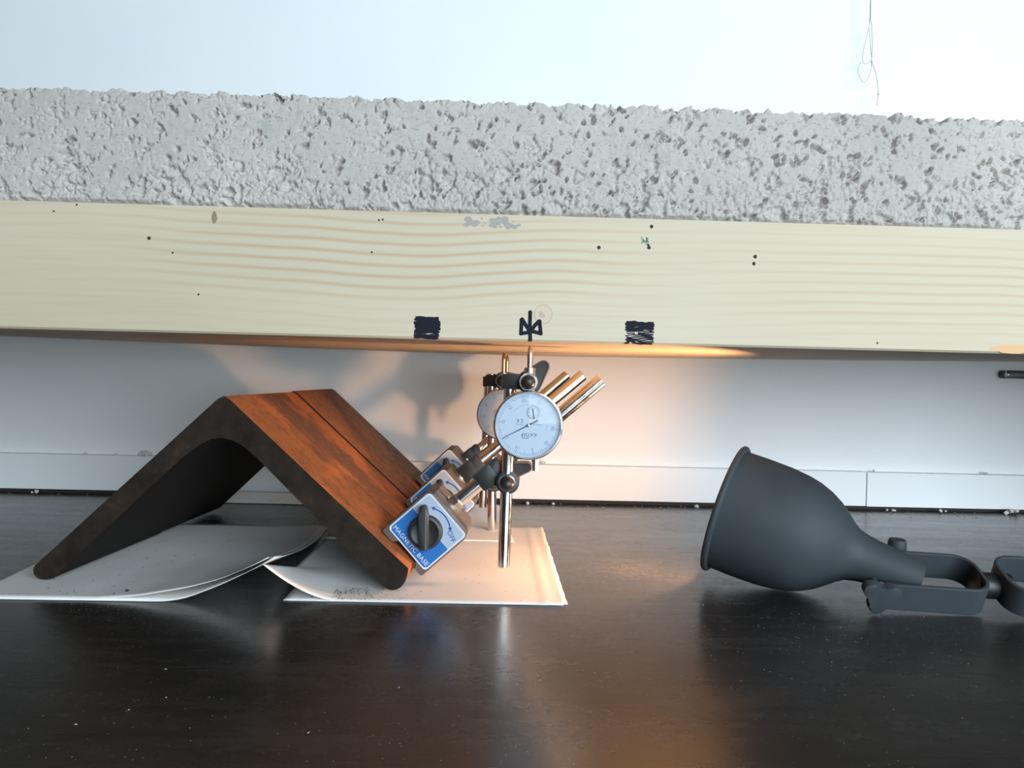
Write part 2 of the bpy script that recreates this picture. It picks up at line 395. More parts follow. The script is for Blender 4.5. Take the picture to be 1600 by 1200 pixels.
for k in range(34):
    ux, uz = (-0.0038, 0.2803); x = ux + random.uniform(-.019, .019); z = uz + random.uniform(-.0035, .0035); s_ = random.uniform(.0005, .0022)
    prism(bm, [(x + s_ * 1.4 * math.cos(a), z + s_ * math.sin(a)) for a in np.linspace(0, 5.4, 7)], BY0 - .0001 - k * 2e-6, BY0)
obj('cement_smear', bm, M['smear'], beam)['label'] = 'grey cement smear at the beam top edge'
bm = bmesh.new()
for k in range(16):
    ux, uz = (0.1054, 0.2698); x = ux + random.uniform(-.0026, .0026); z = uz + random.uniform(-.003, .003); s_ = random.uniform(.0003, .0009)
    prism(bm, [(x + s_ * math.cos(a), z + s_ * math.sin(a)) for a in np.linspace(0, 5.4, 7)], BY0 - .0003, BY0)
obj('paint_fleck', bm, M['green'], beam)['label'] = 'green paint fleck'

# porous concrete slab lying on the beam
rng = np.random.default_rng(3)
def worley(x, z, cell, seed):
    r = np.random.default_rng(seed); n = 512
    jx, jz, jh = r.random((n, n)), r.random((n, n)), r.random((n, n))
    gx, gz = x / cell, z / cell; ix, iz = np.floor(gx).astype(int), np.floor(gz).astype(int)
    f1 = np.full(x.shape, 9.0); f2 = np.full(x.shape, 9.0); hh = np.zeros(x.shape)
    for dx in (-1, 0, 1):
        for dz in (-1, 0, 1):
            a, b = (ix + dx) % n, (iz + dz) % n
            d = np.hypot(ix + dx + jx[a, b] - gx, iz + dz + jz[a, b] - gz)
            lt = d < f1; f2 = np.where(lt, f1, np.minimum(f2, d)); hh = np.where(lt, jh[a, b], hh); f1 = np.where(lt, d, f1)
    return f1, f2, hh
def vnoise(x, z, cell, seed):
    r = np.random.default_rng(seed); n = 256; t = r.random((n, n)); gx, gz = x / cell, z / cell
    ix, iz = np.floor(gx).astype(int), np.floor(gz).astype(int); fx, fz = gx - ix, gz - iz
    fx, fz = fx * fx * (3 - 2 * fx), fz * fz * (3 - 2 * fz); g_ = lambda a, b: t[(ix + a) % n, (iz + b) % n]
    return (g_(0, 0) * (1 - fx) + g_(1, 0) * fx) * (1 - fz) + (g_(0, 1) * (1 - fx) + g_(1, 1) * fx) * fz
CZ0, CZ1, CY0 = 0.2864, 0.3662, 0.5600
xs = np.concatenate([[-1.1], np.arange(-0.58, 0.60, 0.00082), [1.1]]); zs = np.linspace(CZ0, CZ1, 100)
Xg, Zg = np.meshgrid(xs, zs, indexing='ij')
hfrac = (Zg - CZ0) / (CZ1 - CZ0)
wx = Xg + 0.006 * (vnoise(Xg, Zg, 0.007, 1) - .5) + 0.003 * (vnoise(Xg, Zg, 0.0028, 31) - .5)
wz = Zg + 0.006 * (vnoise(Xg, Zg, 0.007, 2) - .5) + 0.003 * (vnoise(Xg, Zg, 0.0028, 32) - .5)
f1, f2, hh = worley(wx + 5, wz + 5, 0.0064, 11); g1, g2, gh = worley(wx + 5, wz + 5, 0.0031, 12)
tx, tz = np.sin(hh * 271.0), np.cos(hh * 517.0)                      # every grain face leans its own way
ph = 0.0055 * (tx * (wx / 0.0064 % 1 - .5) + tz * (wz / 0.0064 % 1 - .5)) * 0
e1, e2 = np.clip((f2 - f1) / 0.30, 0, 1), np.clip((g2 - g1) / 0.35, 0, 1)
gran = 0.0030 * (hh - 0.62) + 0.0014 * (gh - 0.5) - 0.0034 * (1 - e1) ** 3 - 0.0013 * (1 - e2) ** 3
gran = np.where(hh < 0.13, gran - 0.0025 * e1, gran)
low = vnoise(Xg, Zg, 0.034, 5) * 0.40 + vnoise(Xg, Zg, 0.011, 6) * 0.35 + vnoise(Xg, Zg, 0.004, 7) * 0.25
cover = 1.10 - 1.25 * hfrac + 2.3 * (low - 0.5) + 0.22 * np.clip((Xg - 0.0) / 0.3, -0.6, 1)
cover = np.where(hfrac > 0.90, cover + 9.0 * (hfrac - 0.90), cover)
cover = np.clip(cover, 0.0, 1.0)
def pit(cell, seed, frac, rad, dep):
    p1, p2, ph_ = worley(wx + 9, wz + 3, cell, seed)
    rr = p1 + 0.35 * (vnoise(Xg, Zg, cell * 0.3, seed + 60) - 0.5)
    return np.where(ph_ < frac, -dep * np.clip((rad * (0.6 + ph_ / frac) - rr) / 0.06, 0, 1), 0.0)
pits = np.minimum(pit(0.0085, 17, 0.24, 0.22, 0.0062), pit(0.0044, 18, 0.17, 0.25, 0.0050))
slits = -0.0036 * np.clip(1 - np.abs(vnoise(wx, wz * 1.7, 0.011, 51) - 0.5) / 0.022, 0, 1) * (vnoise(Xg, Zg, 0.02, 52) > 0.52)
relief = np.minimum(gran * 0.95 + 0.0010 + 0.0048 * (1 - cover), 0.0)
relief = np.minimum(relief, np.minimum(pits, slits))
relief = relief + 0.0004 * (vnoise(Xg, Zg, 0.0021, 8) - 0.5) * (0.4 + cover)
relief = np.maximum(relief, -0.009)
relief = np.where(hfrac < 0.035, np.minimum(relief, -0.0035 * (1 - hfrac / 0.035) - 0.001), relief)
Yg = CY0 - relief * 1.0
topj = (vnoise(Xg, Xg * 0, 0.008, 21) - 0.5) * 0.0026 + (vnoise(Xg, Xg * 0, 0.0025, 22) - 0.5) * 0.0016 + (hh - .5) * 0.002
Zg = Zg + topj * np.clip((hfrac - 0.9) / 0.1, 0, 1) + 0.0008 * (gh - .5) * (hfrac > 0.02) * (hfrac < .98)
nX, nZ = Xg.shape
verts = np.stack([Xg, Yg, Zg], -1).reshape(-1, 3)
idx = np.arange(nX * nZ).reshape(nX, nZ)
faces = np.stack([idx[:-1, :-1], idx[1:, :-1], idx[1:, 1:], idx[:-1, 1:]], -1).reshape(-1, 4)
b0 = len(verts); CY1 = 0.95
backv = []
for i in range(nX): backv += [(xs[i], CY1, CZ0), (xs[i], CY1, CZ1)]
verts = np.concatenate([verts, np.array(backv)]); bi = b0 + 2 * np.arange(nX)
f_top = np.stack([idx[:-1, -1], idx[1:, -1], bi[1:] + 1, bi[:-1] + 1], -1)
f_back = np.stack([bi[:-1] + 1, bi[1:] + 1, bi[1:], bi[:-1]], -1)
f_bot = np.stack([bi[:-1], bi[1:], idx[1:, 0], idx[:-1, 0]], -1)
allf = np.concatenate([faces, f_top, f_back, f_bot]).tolist()
allf += [[int(bi[0]), *[int(q) for q in idx[0, :]], int(bi[0]) + 1], [int(bi[-1]) + 1, *[int(q) for q in idx[-1, ::-1]], int(bi[-1])]]
me = bpy.data.meshes.new('concrete_slab'); me.from_pydata(verts.tolist(), [], allf); me.update()
for p in me.polygons: p.use_smooth = True
slab = link('concrete_slab', me, M['concrete'])
tag(slab, 'long grey porous concrete slab with a crumbly face lying on the spruce beam', 'slab')
bm = bmesh.new()
for k in range(520):
    x = random.uniform(-0.6, 0.6); r_ = random.choice((.0012, .0016, .002, .0028, .0035)) * (1.0 if x > -0.05 else 0.7)
    if random.random() < 0.25 and x < 0: continue
    blob(bm, (x, CY0 + 0.004 + random.uniform(0, .006), CZ1 - 0.0022 + random.uniform(-.001, .0006)), r_, 0.8, 1, .28)
obj('aggregate_crust', bm, M['concrete'], slab, kind='stuff')

# ------------------------------------------------------------------ paper sheets
def sheet(label, x0, x1, y0, y1, zf, nx=46, ny=34, edge=0.0, th=0.00014, skew=(0, 0)):
    bm = bmesh.new(); g = []
    for i in range(nx + 1):
        row = []
        for j in range(ny + 1):
            fx, fy = i / nx, j / ny
            x = x0 + (x1 - x0) * fx + skew[0] * fy; y = y0 + (y1 - y0) * fy + skew[1] * fx
            if edge and i == nx: x += random.uniform(-edge, edge)
            row.append(bm.verts.new((x, y, zf(x, y))))
        g.append(row)
    for i in range(nx):
        for j in range(ny): bm.faces.new((g[i][j], g[i + 1][j], g[i + 1][j + 1], g[i][j + 1])).smooth = True
    o = obj('paper_sheet', bm, M['paper']); md = o.modifiers.new('thickness', 'SOLIDIFY'); md.thickness = th; md.offset = 1
    return tag(o, label, 'paper', 'sheets under the rusty angle irons')
def interp(x, tab):
    return float(np.interp(x, [a for a, b in tab], [b for a, b in tab]))
def smooth_tab(x, tab, w=0.006): return (interp(x - w, tab) + interp(x, tab) * 2 + interp(x + w, tab)) / 4
C2 = [(-.5, 0), (-.236, 0), (-.2215, .0025), (-.198, .0120), (-.1746, .0236), (-.150, .0385)]
C1 = [(-.5, 0), (-.29, 0), (-.26, .0022), (-.2215, .0092), (-.198, .0158), (-.1746, .0262), (-.150, .0400)]
def fall(y, y0=.575, L=.24): return max(0.0, 1 - (y - y0) / L) ** 1.2 if y > y0 else 1.0
sheet('lower of the two curled white sheets under the left leg of the front angle iron', -.381, -.1575, .572, .86, lambda x, y: 0.0006 + smooth_tab(x, C2) * fall(y), skew=(-.022, 0.002))
sheet('upper of the two curled white sheets under the left leg of the front angle iron', -.3825, -.163, .5735, .862, lambda x, y: 0.0011 + smooth_tab(x, C1) * fall(y), skew=(-.022, 0.002))
sheet('flat bottom white sheet under the right leg and the magnetic bases, its left corner pointed', -.153, .056, .582, .86, lambda x, y: 0.0004)
def zA(x, y):
    z = 0.0010
    if x < -.112: z += 0.0265 * ((-.112 - x) / .056) ** 1.7 * max(0.0, 1 - (y - .58) / .10)
    z += 0.0009 * max(0, 1 - abs(x - 0.043) / 0.004) + 0.0007 * max(0, (x - .043) / .016)
    return z
sheet('torn edged white sheet below the front dial, its left front corner curled up', -.168, .0585, .5805, .885, zA, nx=60, edge=0.0004)
sheet('white sheet at the back beneath the rear magnetic base, reaching almost to the baseboard', -.168, .024, .80, 1.034, lambda x, y: 0.0016 if y < .9 else .0006, skew=(-.014, 0))
def zD(x, y): return 0.0010 + 0.0085 * max(0, (y - 1.008) / .042) ** 1.4
sheet('narrow white sheet behind the angle irons, its rear edge curled up at the baseboard', -.368, -.17, 1.008, 1.050, zD, ny=14, skew=(0, -.004))

# ------------------------------------------------------------------ rusty angle irons (two lengths end to end)
TH = math.radians(2.85)
ax_e = Vector((math.cos(TH), -math.sin(TH), 0)); ax_a = Vector((math.sin(TH), math.cos(TH), 0))
def plane_pt(u, v, w): return ax_e * u + ax_a * v + Vector((0, 0, w))
AU = -.2405
prof = [(-.2405, .1486), (-.2455, .1462), (-.3875, .0120), (-.3888, .0098), (-.3891, .0072), (-.3882, .0046), (-.3862, .0025), (-.3832, .0013), (-.3795, .0010), (-.3755, .0014), (-.3715, .0034),
        (-.2800, .0925), (-.2690, .1025), (-.2590, .1100), (-.2500, .1148), (-.2415, .1160), (-.2330, .1142), (-.2250, .1100),
        (-.2150, .1022), (-.1155, .0075), (-.1125, .0042), (-.1095, .0022), (-.1060, .0012), (-.1025, .0016), (-.0993, .0032), (-.0968, .0060), (-.0950, .0095), (-.0938, .0140), (-.0932, .0185), (-.2365, .1466)]
def angle_iron(label, v0, v1, tilt_w, du, skin):
    r_ = thing('angle_iron', label, 'steel angle', plane_pt(AU, v0, 0.0016), -TH, 'rusty angle irons')
    bm = bmesh.new(); p2 = [(u - AU + du, w) for u, w in prof]; L = v1 - v0
    t_ = bmesh.new(); rows = []
    nL = 6
    for k in range(nL + 1):
        rows.append([t_.verts.new((u, L * k / nL, w + tilt_w)) for u, w in p2])
    n = len(p2)
    for a, b in zip(rows, rows[1:]):
        for i in range(n): f = t_.faces.new((a[(i + 1) % n], a[i], b[i], b[(i + 1) % n])); f.smooth = True
    f0 = t_.faces.new(rows[0]); f1_ = t_.faces.new(rows[-1][::-1]); 
    for f in t_.faces:      # hollow side darker than the outer skin: tunnel shade put into the colour
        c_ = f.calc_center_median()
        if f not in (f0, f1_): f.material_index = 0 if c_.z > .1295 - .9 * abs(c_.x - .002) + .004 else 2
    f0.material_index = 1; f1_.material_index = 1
    bmesh.ops.recalc_face_normals(t_, faces=t_.faces)
    for e in t_.edges:
        if len(e.link_faces) == 2 and e.calc_face_angle(0) > 0.6: e.smooth = False
    me = bpy.data.meshes.new('angle_iron_body'); t_.to_mesh(me); t_.free()
    o = link('steel_section', me, [skin, M['scale'], M['inner_shade']], r_)
    return r_
angle_iron('front rusty steel angle iron standing like a tent, its dark sawn end facing the viewer', .602, .7755, 0.0, 0, M['rust'])
angle_iron('rear length of rusty steel angle butted behind the front one, nearest the wall', .7765, .925, 0.0012, 0.0006, M['rust2'])

# ------------------------------------------------------------------ magnetic stands
def rot_in_plane(ang): return Matrix.Rotation(-ang, 4, 'Y')        # turns local x towards local z
BW, BH, BD = 0.0485, 0.0515, 0.058
def knob(parent, c, r, m=M['black'], depth=0.010, ring=True, dy=-1):
    k = bmesh.new(); lathe(k, [(0, r * .96), (.002, r), (depth * .55, r * .97), (depth * .82, r * .8), (depth, r * .42), (depth * 1.02, .0004)], frame(c, (0, dy, 0)), 30)
    o = obj('clamp_knob', k, m, parent, smooth=50)
    if ring:
        k = bmesh.new(); cy = Vector(c) - Vector((0, dy * .0018, 0))
        lathe(k, [(0, r * .6), (0, r * 1.26), (.0014, r * 1.26), (.0014, r * .6)], frame(cy, (0, dy, 0)), 32, False, False)
        obj('washer', k, M['chrome'], o, smooth=40)
    return o
def lever(parent, c, ang, L, R, y0, th=0.007, rt=.0034):
    """teardrop wing, hollowed on the front with a worn raised edge"""
    def tear(off):
        pts = []; r1 = R - off; r2 = max(.0012, rt - off); d = L - R - rt
        b = math.asin((R - rt) / d) if d > 0 else 0
        for k in range(13): a = PI / 2 - b + (PI + 2 * b) * k / 12; pts.append((r1 * math.cos(a), r1 * math.sin(a)))
        for k in range(9): a = -PI / 2 + b + (PI - 2 * b) * k / 8; pts.append((d + r2 * math.cos(a), r2 * math.sin(a)))
        return pts
    mx = Matrix.Translation((c[0], y0, c[1])) @ rot_in_plane(math.radians(ang))
    k = bmesh.new(); prism(k, tear(0.0016), 0.0018, th, mx); o = obj('clamp_lever', k, M['black'], parent, smooth=40)
    k = bmesh.new(); t_ = bmesh.new(); A = tear(0); B = tear(.0016); n = len(A)
    vs = [[t_.verts.new((p[0], y, p[1])) for p in P] for P, y in ((A, th), (A, .0006), (tear(.0005), 0), (tear(.0012), 0), (B, .0020))]
    for a_, b_ in zip(vs, vs[1:]):
        for i in range(n): t_.faces.new((a_[i], a_[(i + 1) % n], b_[(i + 1) % n], b_[i]))
    bmesh.ops.recalc_face_normals(t_, faces=t_.faces); join(k, t_, mx); obj('lever_edge', k, M['rail'], o, smooth=60)
    return o

def magnetic_stand(label, v, origin, tilt, pole0, pole1, rod_t, rod_b, lk, lk_ang, uk, uk_ang, stem_x, upper_dir):
    """origin = (u, w) of the lower left base corner; everything below in root-local x (u), y (depth), z (up)"""
    u0_, w0_ = origin
    u0_ += .0004; w0_ += .0012
    O = plane_pt(u0_, v, w0_)
    root = thing('magnetic_stand', label, 'magnetic stand', O, -TH, 'magnetic stands on the angle irons')
    inv = (Matrix.Translation(O) @ Matrix.Rotation(-TH, 4, 'Z')).inverted()
    T = lambda p: inv @ Vector(p)
    PL = lambda p: Vector((p[0] - u0_, p[1] - v, p[2] - w0_))
    # base frame: local X runs down the leg, Z stands off the leg
    h = Vector((math.cos(tilt), 0, math.sin(tilt))); s = Vector((math.sin(tilt), 0, -math.cos(tilt)))
    B = Matrix(((s.x, 0, h.x, 0), (0, 1, 0, 0), (s.z, 0, h.z, 0), (0, 0, 0, 1)))
    bm = bmesh.new()
    pts = [(0.0012, 0), (.013, 0), (.0155, .0075), (.037, .0075), (.0395, 0), (BW - .0012, 0), (BW, .0012), (BW, BH - .005), (BW - .005, BH), (.005, BH), (0, BH - .005), (0, .0012)]
    prism(bm, pts, 0, BD, B, 0.0009, 2); obj('base_block', bm, M['body'], root, smooth=30)
    # label plate on the front
    lx0, lx1, lz0, lz1 = .0015, BW - .0015, .0055, BH - .0018
    bm = bmesh.new(); prism(bm, rounded(lx0, lx1, lz0, lz1, .003), -.0006, 0, B); lp = obj('label_plate', bm, M['white'], root)
    bm = bmesh.new(); prism(bm, rounded(lx0 + .0012, lx1 - .0012, lz0 + .0012, lz1 - .0012, .0024), -.0007, -.0005, B); obj('label_field', bm, M['steelblue'], lp)
    zs_ = lz0 + (lz1 - lz0) * .575
    bm = bmesh.new(); prism(bm, [(lx0 + .0034, lz0 + .0012), (lx1 - .0034, lz0 + .0012), (lx1 - .0012, lz0 + .0034), (lx1 - .0012, zs_), (lx0 + .0012, zs_), (lx0 + .0012, lz0 + .0034)], -.00085, -.0005, B)
    obj('blue_field', bm, M['blue'], lp)
    tm = B @ Matrix.Translation((BW / 2, -.00090, lz0 + .0047)) @ Matrix.Rotation(PI / 2, 4, 'X')
    bm = bmesh.new(); join(bm, text_mesh('MAGNETIC BASE', .0052, tm, spacing=1.06)); obj('lettering', bm, M['white'], lp)
    kx, kz = BW * .485, BH * .535; R_ = .0190
    bm = bmesh.new(); ap = [(kx + R_ * math.cos(a), kz + R_ * math.sin(a)) for a in np.linspace(math.radians(120), math.radians(57), 15)]
    stroke(bm, ap, .0009, -.00075)
    for p, q in ((ap[0], ap[1]), (ap[-1], ap[-2])):
        d = (Vector(p) - Vector(q)).normalized(); n_ = Vector((-d.y, d.x)); p = Vector(p)
        tri = [p + d * .0028, p - n_ * .0017 - d * .0002, p + n_ * .0017 - d * .0002]
        t_ = bmesh.new(); prism(t_, [tuple(q_) for q_ in tri], -.0009, -.00075); join(bm, t_)
    bmesh.ops.transform(bm, matrix=B, verts=bm.verts); obj('switch_arrow', bm, M['navy'], lp)
    ox, oz = .0396, .0398
    tm = B @ Matrix.Translation((ox, -.00080, oz)) @ Matrix.Rotation(math.radians(18), 4, 'Y') @ Matrix.Rotation(PI / 2, 4, 'X')
    bm = bmesh.new(); join(bm, text_mesh('OFF', .0056, tm)); obj('lettering', bm, M['navy'], lp)
    # switch knob with pointer grip
    kc = B @ Vector((kx, -.0006, kz - .0008))
    bm = bmesh.new(); lathe(bm, [(0, .0138), (.0035, .0138), (.0052, .0129), (.0056, .0112), (.0048, .0100), (.0048, .0004)], frame(kc, (0, -1, 0)), 40, True, True)
    sk = obj('switch_knob', bm, M['black'], root, smooth=35)
    ga = rot_in_plane(math.radians(1.5))
    G = Matrix.Translation(kc) @ ga
    bm = bmesh.new(); gp = [(-.0034, -.0125), (.0030, -.0130), (.0037, -.004), (.0038, .0130), (.0022, .0215), (.0004, .0228), (-.0028, .0222), (-.0040, .0130), (-.0040, -.004)]
    prism(bm, gp, -.0125, -.0045, G, .0011, 3); obj('pointer_grip', bm, M['black'], sk, smooth=35)
    bm = bmesh.new(); prism(bm, [(.0012, -.0120), (.0019, -.0120), (.0022, .020), (.0015, .020)], -.0128, -.0122, G); obj('grip_highlight_ridge', bm, M['dull'], sk)
    # nut and main pole
    p0, p1 = PL(pole0), PL(pole1); d = (p1 - p0).normalized()
    top_c = B @ Vector((BW / 2, BD / 2, BH)); p0 = Vector((p0.x, BD / 2, p0.z)); 
    # seat the pole on the top face
    p0 = p0 - d * ((p0 - top_c).dot(h) / d.dot(h))
    bm = bmesh.new(); lathe(bm, [(-.0005, .0088), (.0018, .0088)], frame(p0, d), 32); lathe(bm, [(.0018, .0076), (.0068, .0076)], frame(p0, d), 6); lathe(bm, [(.0068, .0064), (.0082, .0056)], frame(p0, d), 24)
    obj('lock_nut', bm, M['dull'], root, smooth=30)
    bm = bmesh.new(); rod(bm, p0 + d * .004, p1, .0058); obj('main_pole', bm, M['chrome'], root, smooth=40)
    # vertical rod
    rt, rb = T(rod_t), T(rod_b); dr = (rt - rb).normalized()
    bm = bmesh.new(); rod(bm, rb, rt, .0050); obj('cross_rod', bm, M['chrome'], root, smooth=40)
    # lower clamp
    lkc = T(lk); tt = (Vector((lkc.x, 0, lkc.z)) - Vector((p0.x, 0, p0.z))).dot(Vector((d.x, 0, d.z)))
    onp = p0 + d * (tt + .001)
    ry = rb.y + (rt.y - rb.y) * 0.3; front = ry < BD / 2 or label.startswith('middle')
    ylo, yhi = min(ry, BD / 2) - .0085, max(ry, BD / 2) + .0085
    Rm = Matrix.Translation((onp.x, 0, onp.z)) @ rot_in_plane(math.atan2(d.z, d.x))
    bm = bmesh.new(); prism(bm, rounded(-.0215, -.004, -.0078, .0085, .0016), BD / 2 - .0085, BD / 2 + .0085, Rm, .0008)
    lc = obj('lower_clamp', bm, M['black'], root, smooth=35)
    bm = bmesh.new(); prism(bm, [(.0095 * math.cos(a), .0095 * math.sin(a)) for a in np.linspace(0, 2 * PI, 25)[:-1]], ylo + .004 if front else BD / 2 - .004, yhi, Matrix.Translation((lkc.x, 0, lkc.z)), .0008)
    prism(bm, rounded(-.0185, .004, -.0075, .0080, .003), BD / 2 - .0082, BD / 2 + .008, Rm, .0006)
    obj('clamp_jaw', bm, M['black'], lc, smooth=35)
    knob(lc, (lkc.x, ylo + .001 if front else yhi, lkc.z), .0060, dy=-1 if front else 1)
    lever(lc, (lkc.x - .0100, lkc.z + .0040), lk_ang, .0412, .0104, BD / 2 + .004, .009, .0046)
    # upper clamp: jaw round the rod, jaw round the dial stem, knob between
    ukc = T(uk); sx = T(stem_x); rz_ = ukc.z; rx = (rb + dr * ((rz_ - rb.z) / dr.z))
    bm = bmesh.new(); x0_, x1_ = rx.x - .0062, max(ukc.x, sx.x) + .001
    prism(bm, rounded(x0_, ukc.x + .001, rz_ - .0062, rz_ + .0062, .0012), rx.y - .0075, rx.y + .0065, None, .0006)
    ucl = obj('upper_clamp', bm, M['black'], root, smooth=35)
    bm = bmesh.new(); lathe(bm, [(0, .0084), (.021, .0084)], frame((ukc.x, rx.y + .007, ukc.z), (0, -1, 0)), 28); obj('clamp_jaw', bm, M['black'], ucl, smooth=35)
    knob(ucl, (ukc.x, sx.y - .0054, ukc.z), .0057)
    lever(ucl, (ukc.x + .001, ukc.z + .000), uk_ang, .0325, .0105, rx.y + .004, .008, .0052)
    return root

magnetic_stand('nearest magnetic stand, blue label and knob in full view, clamped on the front angle iron', .622, (-.1189, .0436), math.radians(42.0),
               (-0.0628, 0.6510, 0.0634), (0.0568, 0.6510, 0.1699), (0.0130, 0.6370, 0.1710), (0.0113, 0.6370, 0.0150), (0.0122, 0.6220, 0.0847), 14, (0.0270, 0.6150, 0.1668), 50, (0.0276, 0.6168, 0.1668), 1)
magnetic_stand('middle magnetic stand, its label half hidden behind the nearest one', .740, (-.1206, .0479), math.radians(43.0),
               (-0.0667, 0.7690, 0.0728), (0.0498, 0.7850, 0.1743), (-0.0033, 0.8580, 0.1737), (0.0015, 0.8580, 0.0019), (0.0048, 0.8300, 0.0668), 10, (0.0083, 0.8400, 0.1663), 8, (0.0087, 0.8418, 0.1663), -1)
magnetic_stand('farthest magnetic stand, on the rear angle iron next to the wall', .849, (-.1268, .0560), math.radians(44.0),
               (-0.0722, 0.8780, 0.0764), (0.0392, 0.9100, 0.1745), (-0.0073, 0.9530, 0.1615), (-0.0107, 0.9530, 0.0105), (0.0012, 0.9350, 0.0683), 8, (0.0127, 0.9300, 0.1645), 6, (0.0135, 0.9368, 0.1644), -1)

# ------------------------------------------------------------------ dial gauges
def dial_gauge(label, c, stem_dx, tip_z, needle_ang, bez_rot):
    """c = centre of the bezel front (world); the gauge hangs upside down, stem and plunger up"""
    g = thing('dial_gauge', label, 'dial gauge', c, 0, 'dial gauges under the beam')
    R_ = .0272; fr = lambda y: frame((0, y, 0), (0, -1, 0))
    bm = bmesh.new(); lathe(bm, [(0, .0235), (.001, .0245), (.014, .0250), (.016, .0250)], frame((0, .0195, 0), (0, -1, 0)), 56); obj('gauge_case', bm, M['dull'], g, smooth=40)
    bm = bmesh.new(); lathe(bm, [(0, .0245), (0, R_ - .0006), (.0008, R_), (.0052, R_), (.0064, R_ - .0007), (.0066, R_ - .0014), (.0052, R_ - .0022), (.0036, R_ - .0024)], fr(.0066), 72, False, False); obj('bezel', bm, M['chrome'], g, smooth=35)
    bm = bmesh.new(); lathe(bm, [(0, R_ - .0020), (.0003, R_ - .0020)], fr(.0036), 64); face = obj('dial_face', bm, M['dial'], g)
    yF = .0033
    def onface(x, z, ang=0, y=yF): return Matrix.Translation((x, y, z)) @ Matrix.Rotation(math.radians(ang), 4, 'Y') @ Matrix.Rotation(PI / 2, 4, 'X')
    ro, bm, bl = R_ - .0030, bmesh.new(), bmesh.new()
    for k in range(100):
        a = math.radians(-78.5 + bez_rot - 3.6 * k); L = .0030 if k % 5 == 0 else .0021
        stroke(bm, [((ro - L) * math.cos(a), (ro - L) * math.sin(a)), (ro * math.cos(a), ro * math.sin(a))], .00042 if k % 10 else .0006, yF, .00006)
    obj('scale_marks', bm, M['faint'], face)
    bm = bmesh.new()
    for k in range(10):
        a = math.radians(-78.5 + bez_rot - 36 * k); rr = ro - .0049
        join(bm, text_mesh(str(k * 10), .0036, onface(rr * math.cos(a), rr * math.sin(a), 180 - math.degrees(a) - 90 - 180 + 180), .00004))
    obj('numerals', bm, M['faint'], face)
    bm = bmesh.new(); join(bm, text_mesh('KATSU', .0038, onface(.0012, -.0073, 180), .00005, shear=.25))
    stroke(bm, [(-.0041, -.0066), (-.0045, -.0090), (-.0040, -.0099), (-.0020, -.0102), (.0006, -.0098)], .00035, yF)
    obj('lettering', bm, M['print'], face)
    bm = bmesh.new()
    for cx in (-.0088, -.0056):       # the two open arcs of the CE sign, upside down
        stroke(bm, [(cx - .0012 * math.cos(a), .0034 + .0013 * math.sin(a)) for a in np.linspace(-2.0, 2.0, 10)][::-1] if False else [(cx + .0012 * math.cos(a), .0034 + .0013 * math.sin(a)) for a in np.linspace(-1.5, 1.5, 10)], .0004, yF)
    stroke(bm, [(-.0088 + .0012, .0034), (-.0088 + .0003, .0034)], .00035, yF)
    obj('lettering', bm, M['print'], face)
    bm = bmesh.new(); join(bm, text_mesh('0.01mm', .0019, onface(-.0068, .0006, 180), .00004)); join(bm, text_mesh('0-10mm', .0019, onface(.0074, .0006, 180), .00004)); obj('lettering', bm, M['faint'], face)
    bm = bmesh.new(); stroke(bm, [(.0148 * math.cos(a), .0012 + .0148 * math.sin(a)) for a in np.linspace(math.radians(-25), math.radians(140), 28)], .00018, yF, .00005); obj('face_circle', bm, M['faint'], face)
    sx, sz, sr = .0037, .0101, .0049
    bm = bmesh.new(); stroke(bm, [(sx + sr * math.cos(a), sz + sr * math.sin(a)) for a in np.linspace(0, 2 * PI, 33)], .00034, yF, .00007)
    for k in range(10):
        a = 2 * PI * k / 10; stroke(bm, [(sx + sr * .66 * math.cos(a), sz + sr * .66 * math.sin(a)), (sx + sr * .86 * math.cos(a), sz + sr * .86 * math.sin(a))], .0004, yF, .00006)
    sub = obj('counter_dial', bm, M['print'], face)
    bm = bmesh.new(); prism(bm, [(sx - .0009, sz + .0030), (sx - .0002, sz - .0010), (sx + .0002, sz - .0048), (sx + .0012, sz - .0046), (sx + .0006, sz - .0008), (sx - .0001, sz + .0031)][::-1], yF - .0005, yF - .0003); obj('small_needle', bm, M['print'], face)
    a = math.radians(needle_ang); d = Vector((math.cos(a), math.sin(a))); n_ = Vector((-d.y, d.x))
    q = [d * .0222 + n_ * .00012, d * .0005 + n_ * .00042, d * -.0013 + n_ * .0005, d * -.0086 + n_ * .00062, d * -.0086 - n_ * .00062, d * -.0013 - n_ * .0005, d * .0005 - n_ * .00042, d * .0222 - n_ * .00012]
    bm = bmesh.new(); prism(bm, [tuple(p) for p in q], yF - .0013, yF - .0009); nd = obj('needle', bm, M['print'], g)
    bm = bmesh.new(); lathe(bm, [(0, .0013), (.0016, .0012), (.0020, .0006)], fr(yF), 20); obj('needle_hub', bm, M['dull'], nd, smooth=40)
    bm = bmesh.new(); prof_ = [(.0009 * (1 - (r / .0250) ** 2) , r) for r in np.linspace(.0251, .0004, 9)]
    lathe(bm, prof_, fr(.0012), 56, False, True); bm.normal_update(); [f.normal_flip() for f in bm.faces if f.normal.y > 0]; obj('crystal', bm, M['glass'], g, smooth=80)
    yS = .0118
    bm = bmesh.new(); lathe(bm, [(.0225, .0040), (.0375, .0040), (.0375, .0045), (.0445, .0045), (.0452, .0038)], frame((stem_dx, yS, 0), (0, 0, 1)), 28); obj('stem', bm, M['dull'], g, smooth=35)
    top = tip_z - c[2]
    bm = bmesh.new(); lathe(bm, [(.044, .0022), (top - .0088, .0022), (top - .0088, .0026), (top - .0074, .0026), (top - .0074, .0022), (top - .0032, .0019), (top - .0006, .0009), (top, .0003)], frame((stem_dx, yS, 0), (0, 0, 1)), 24); obj('plunger', bm, M['brass'] if needle_ang != 208 else M['dull'], g, smooth=35)
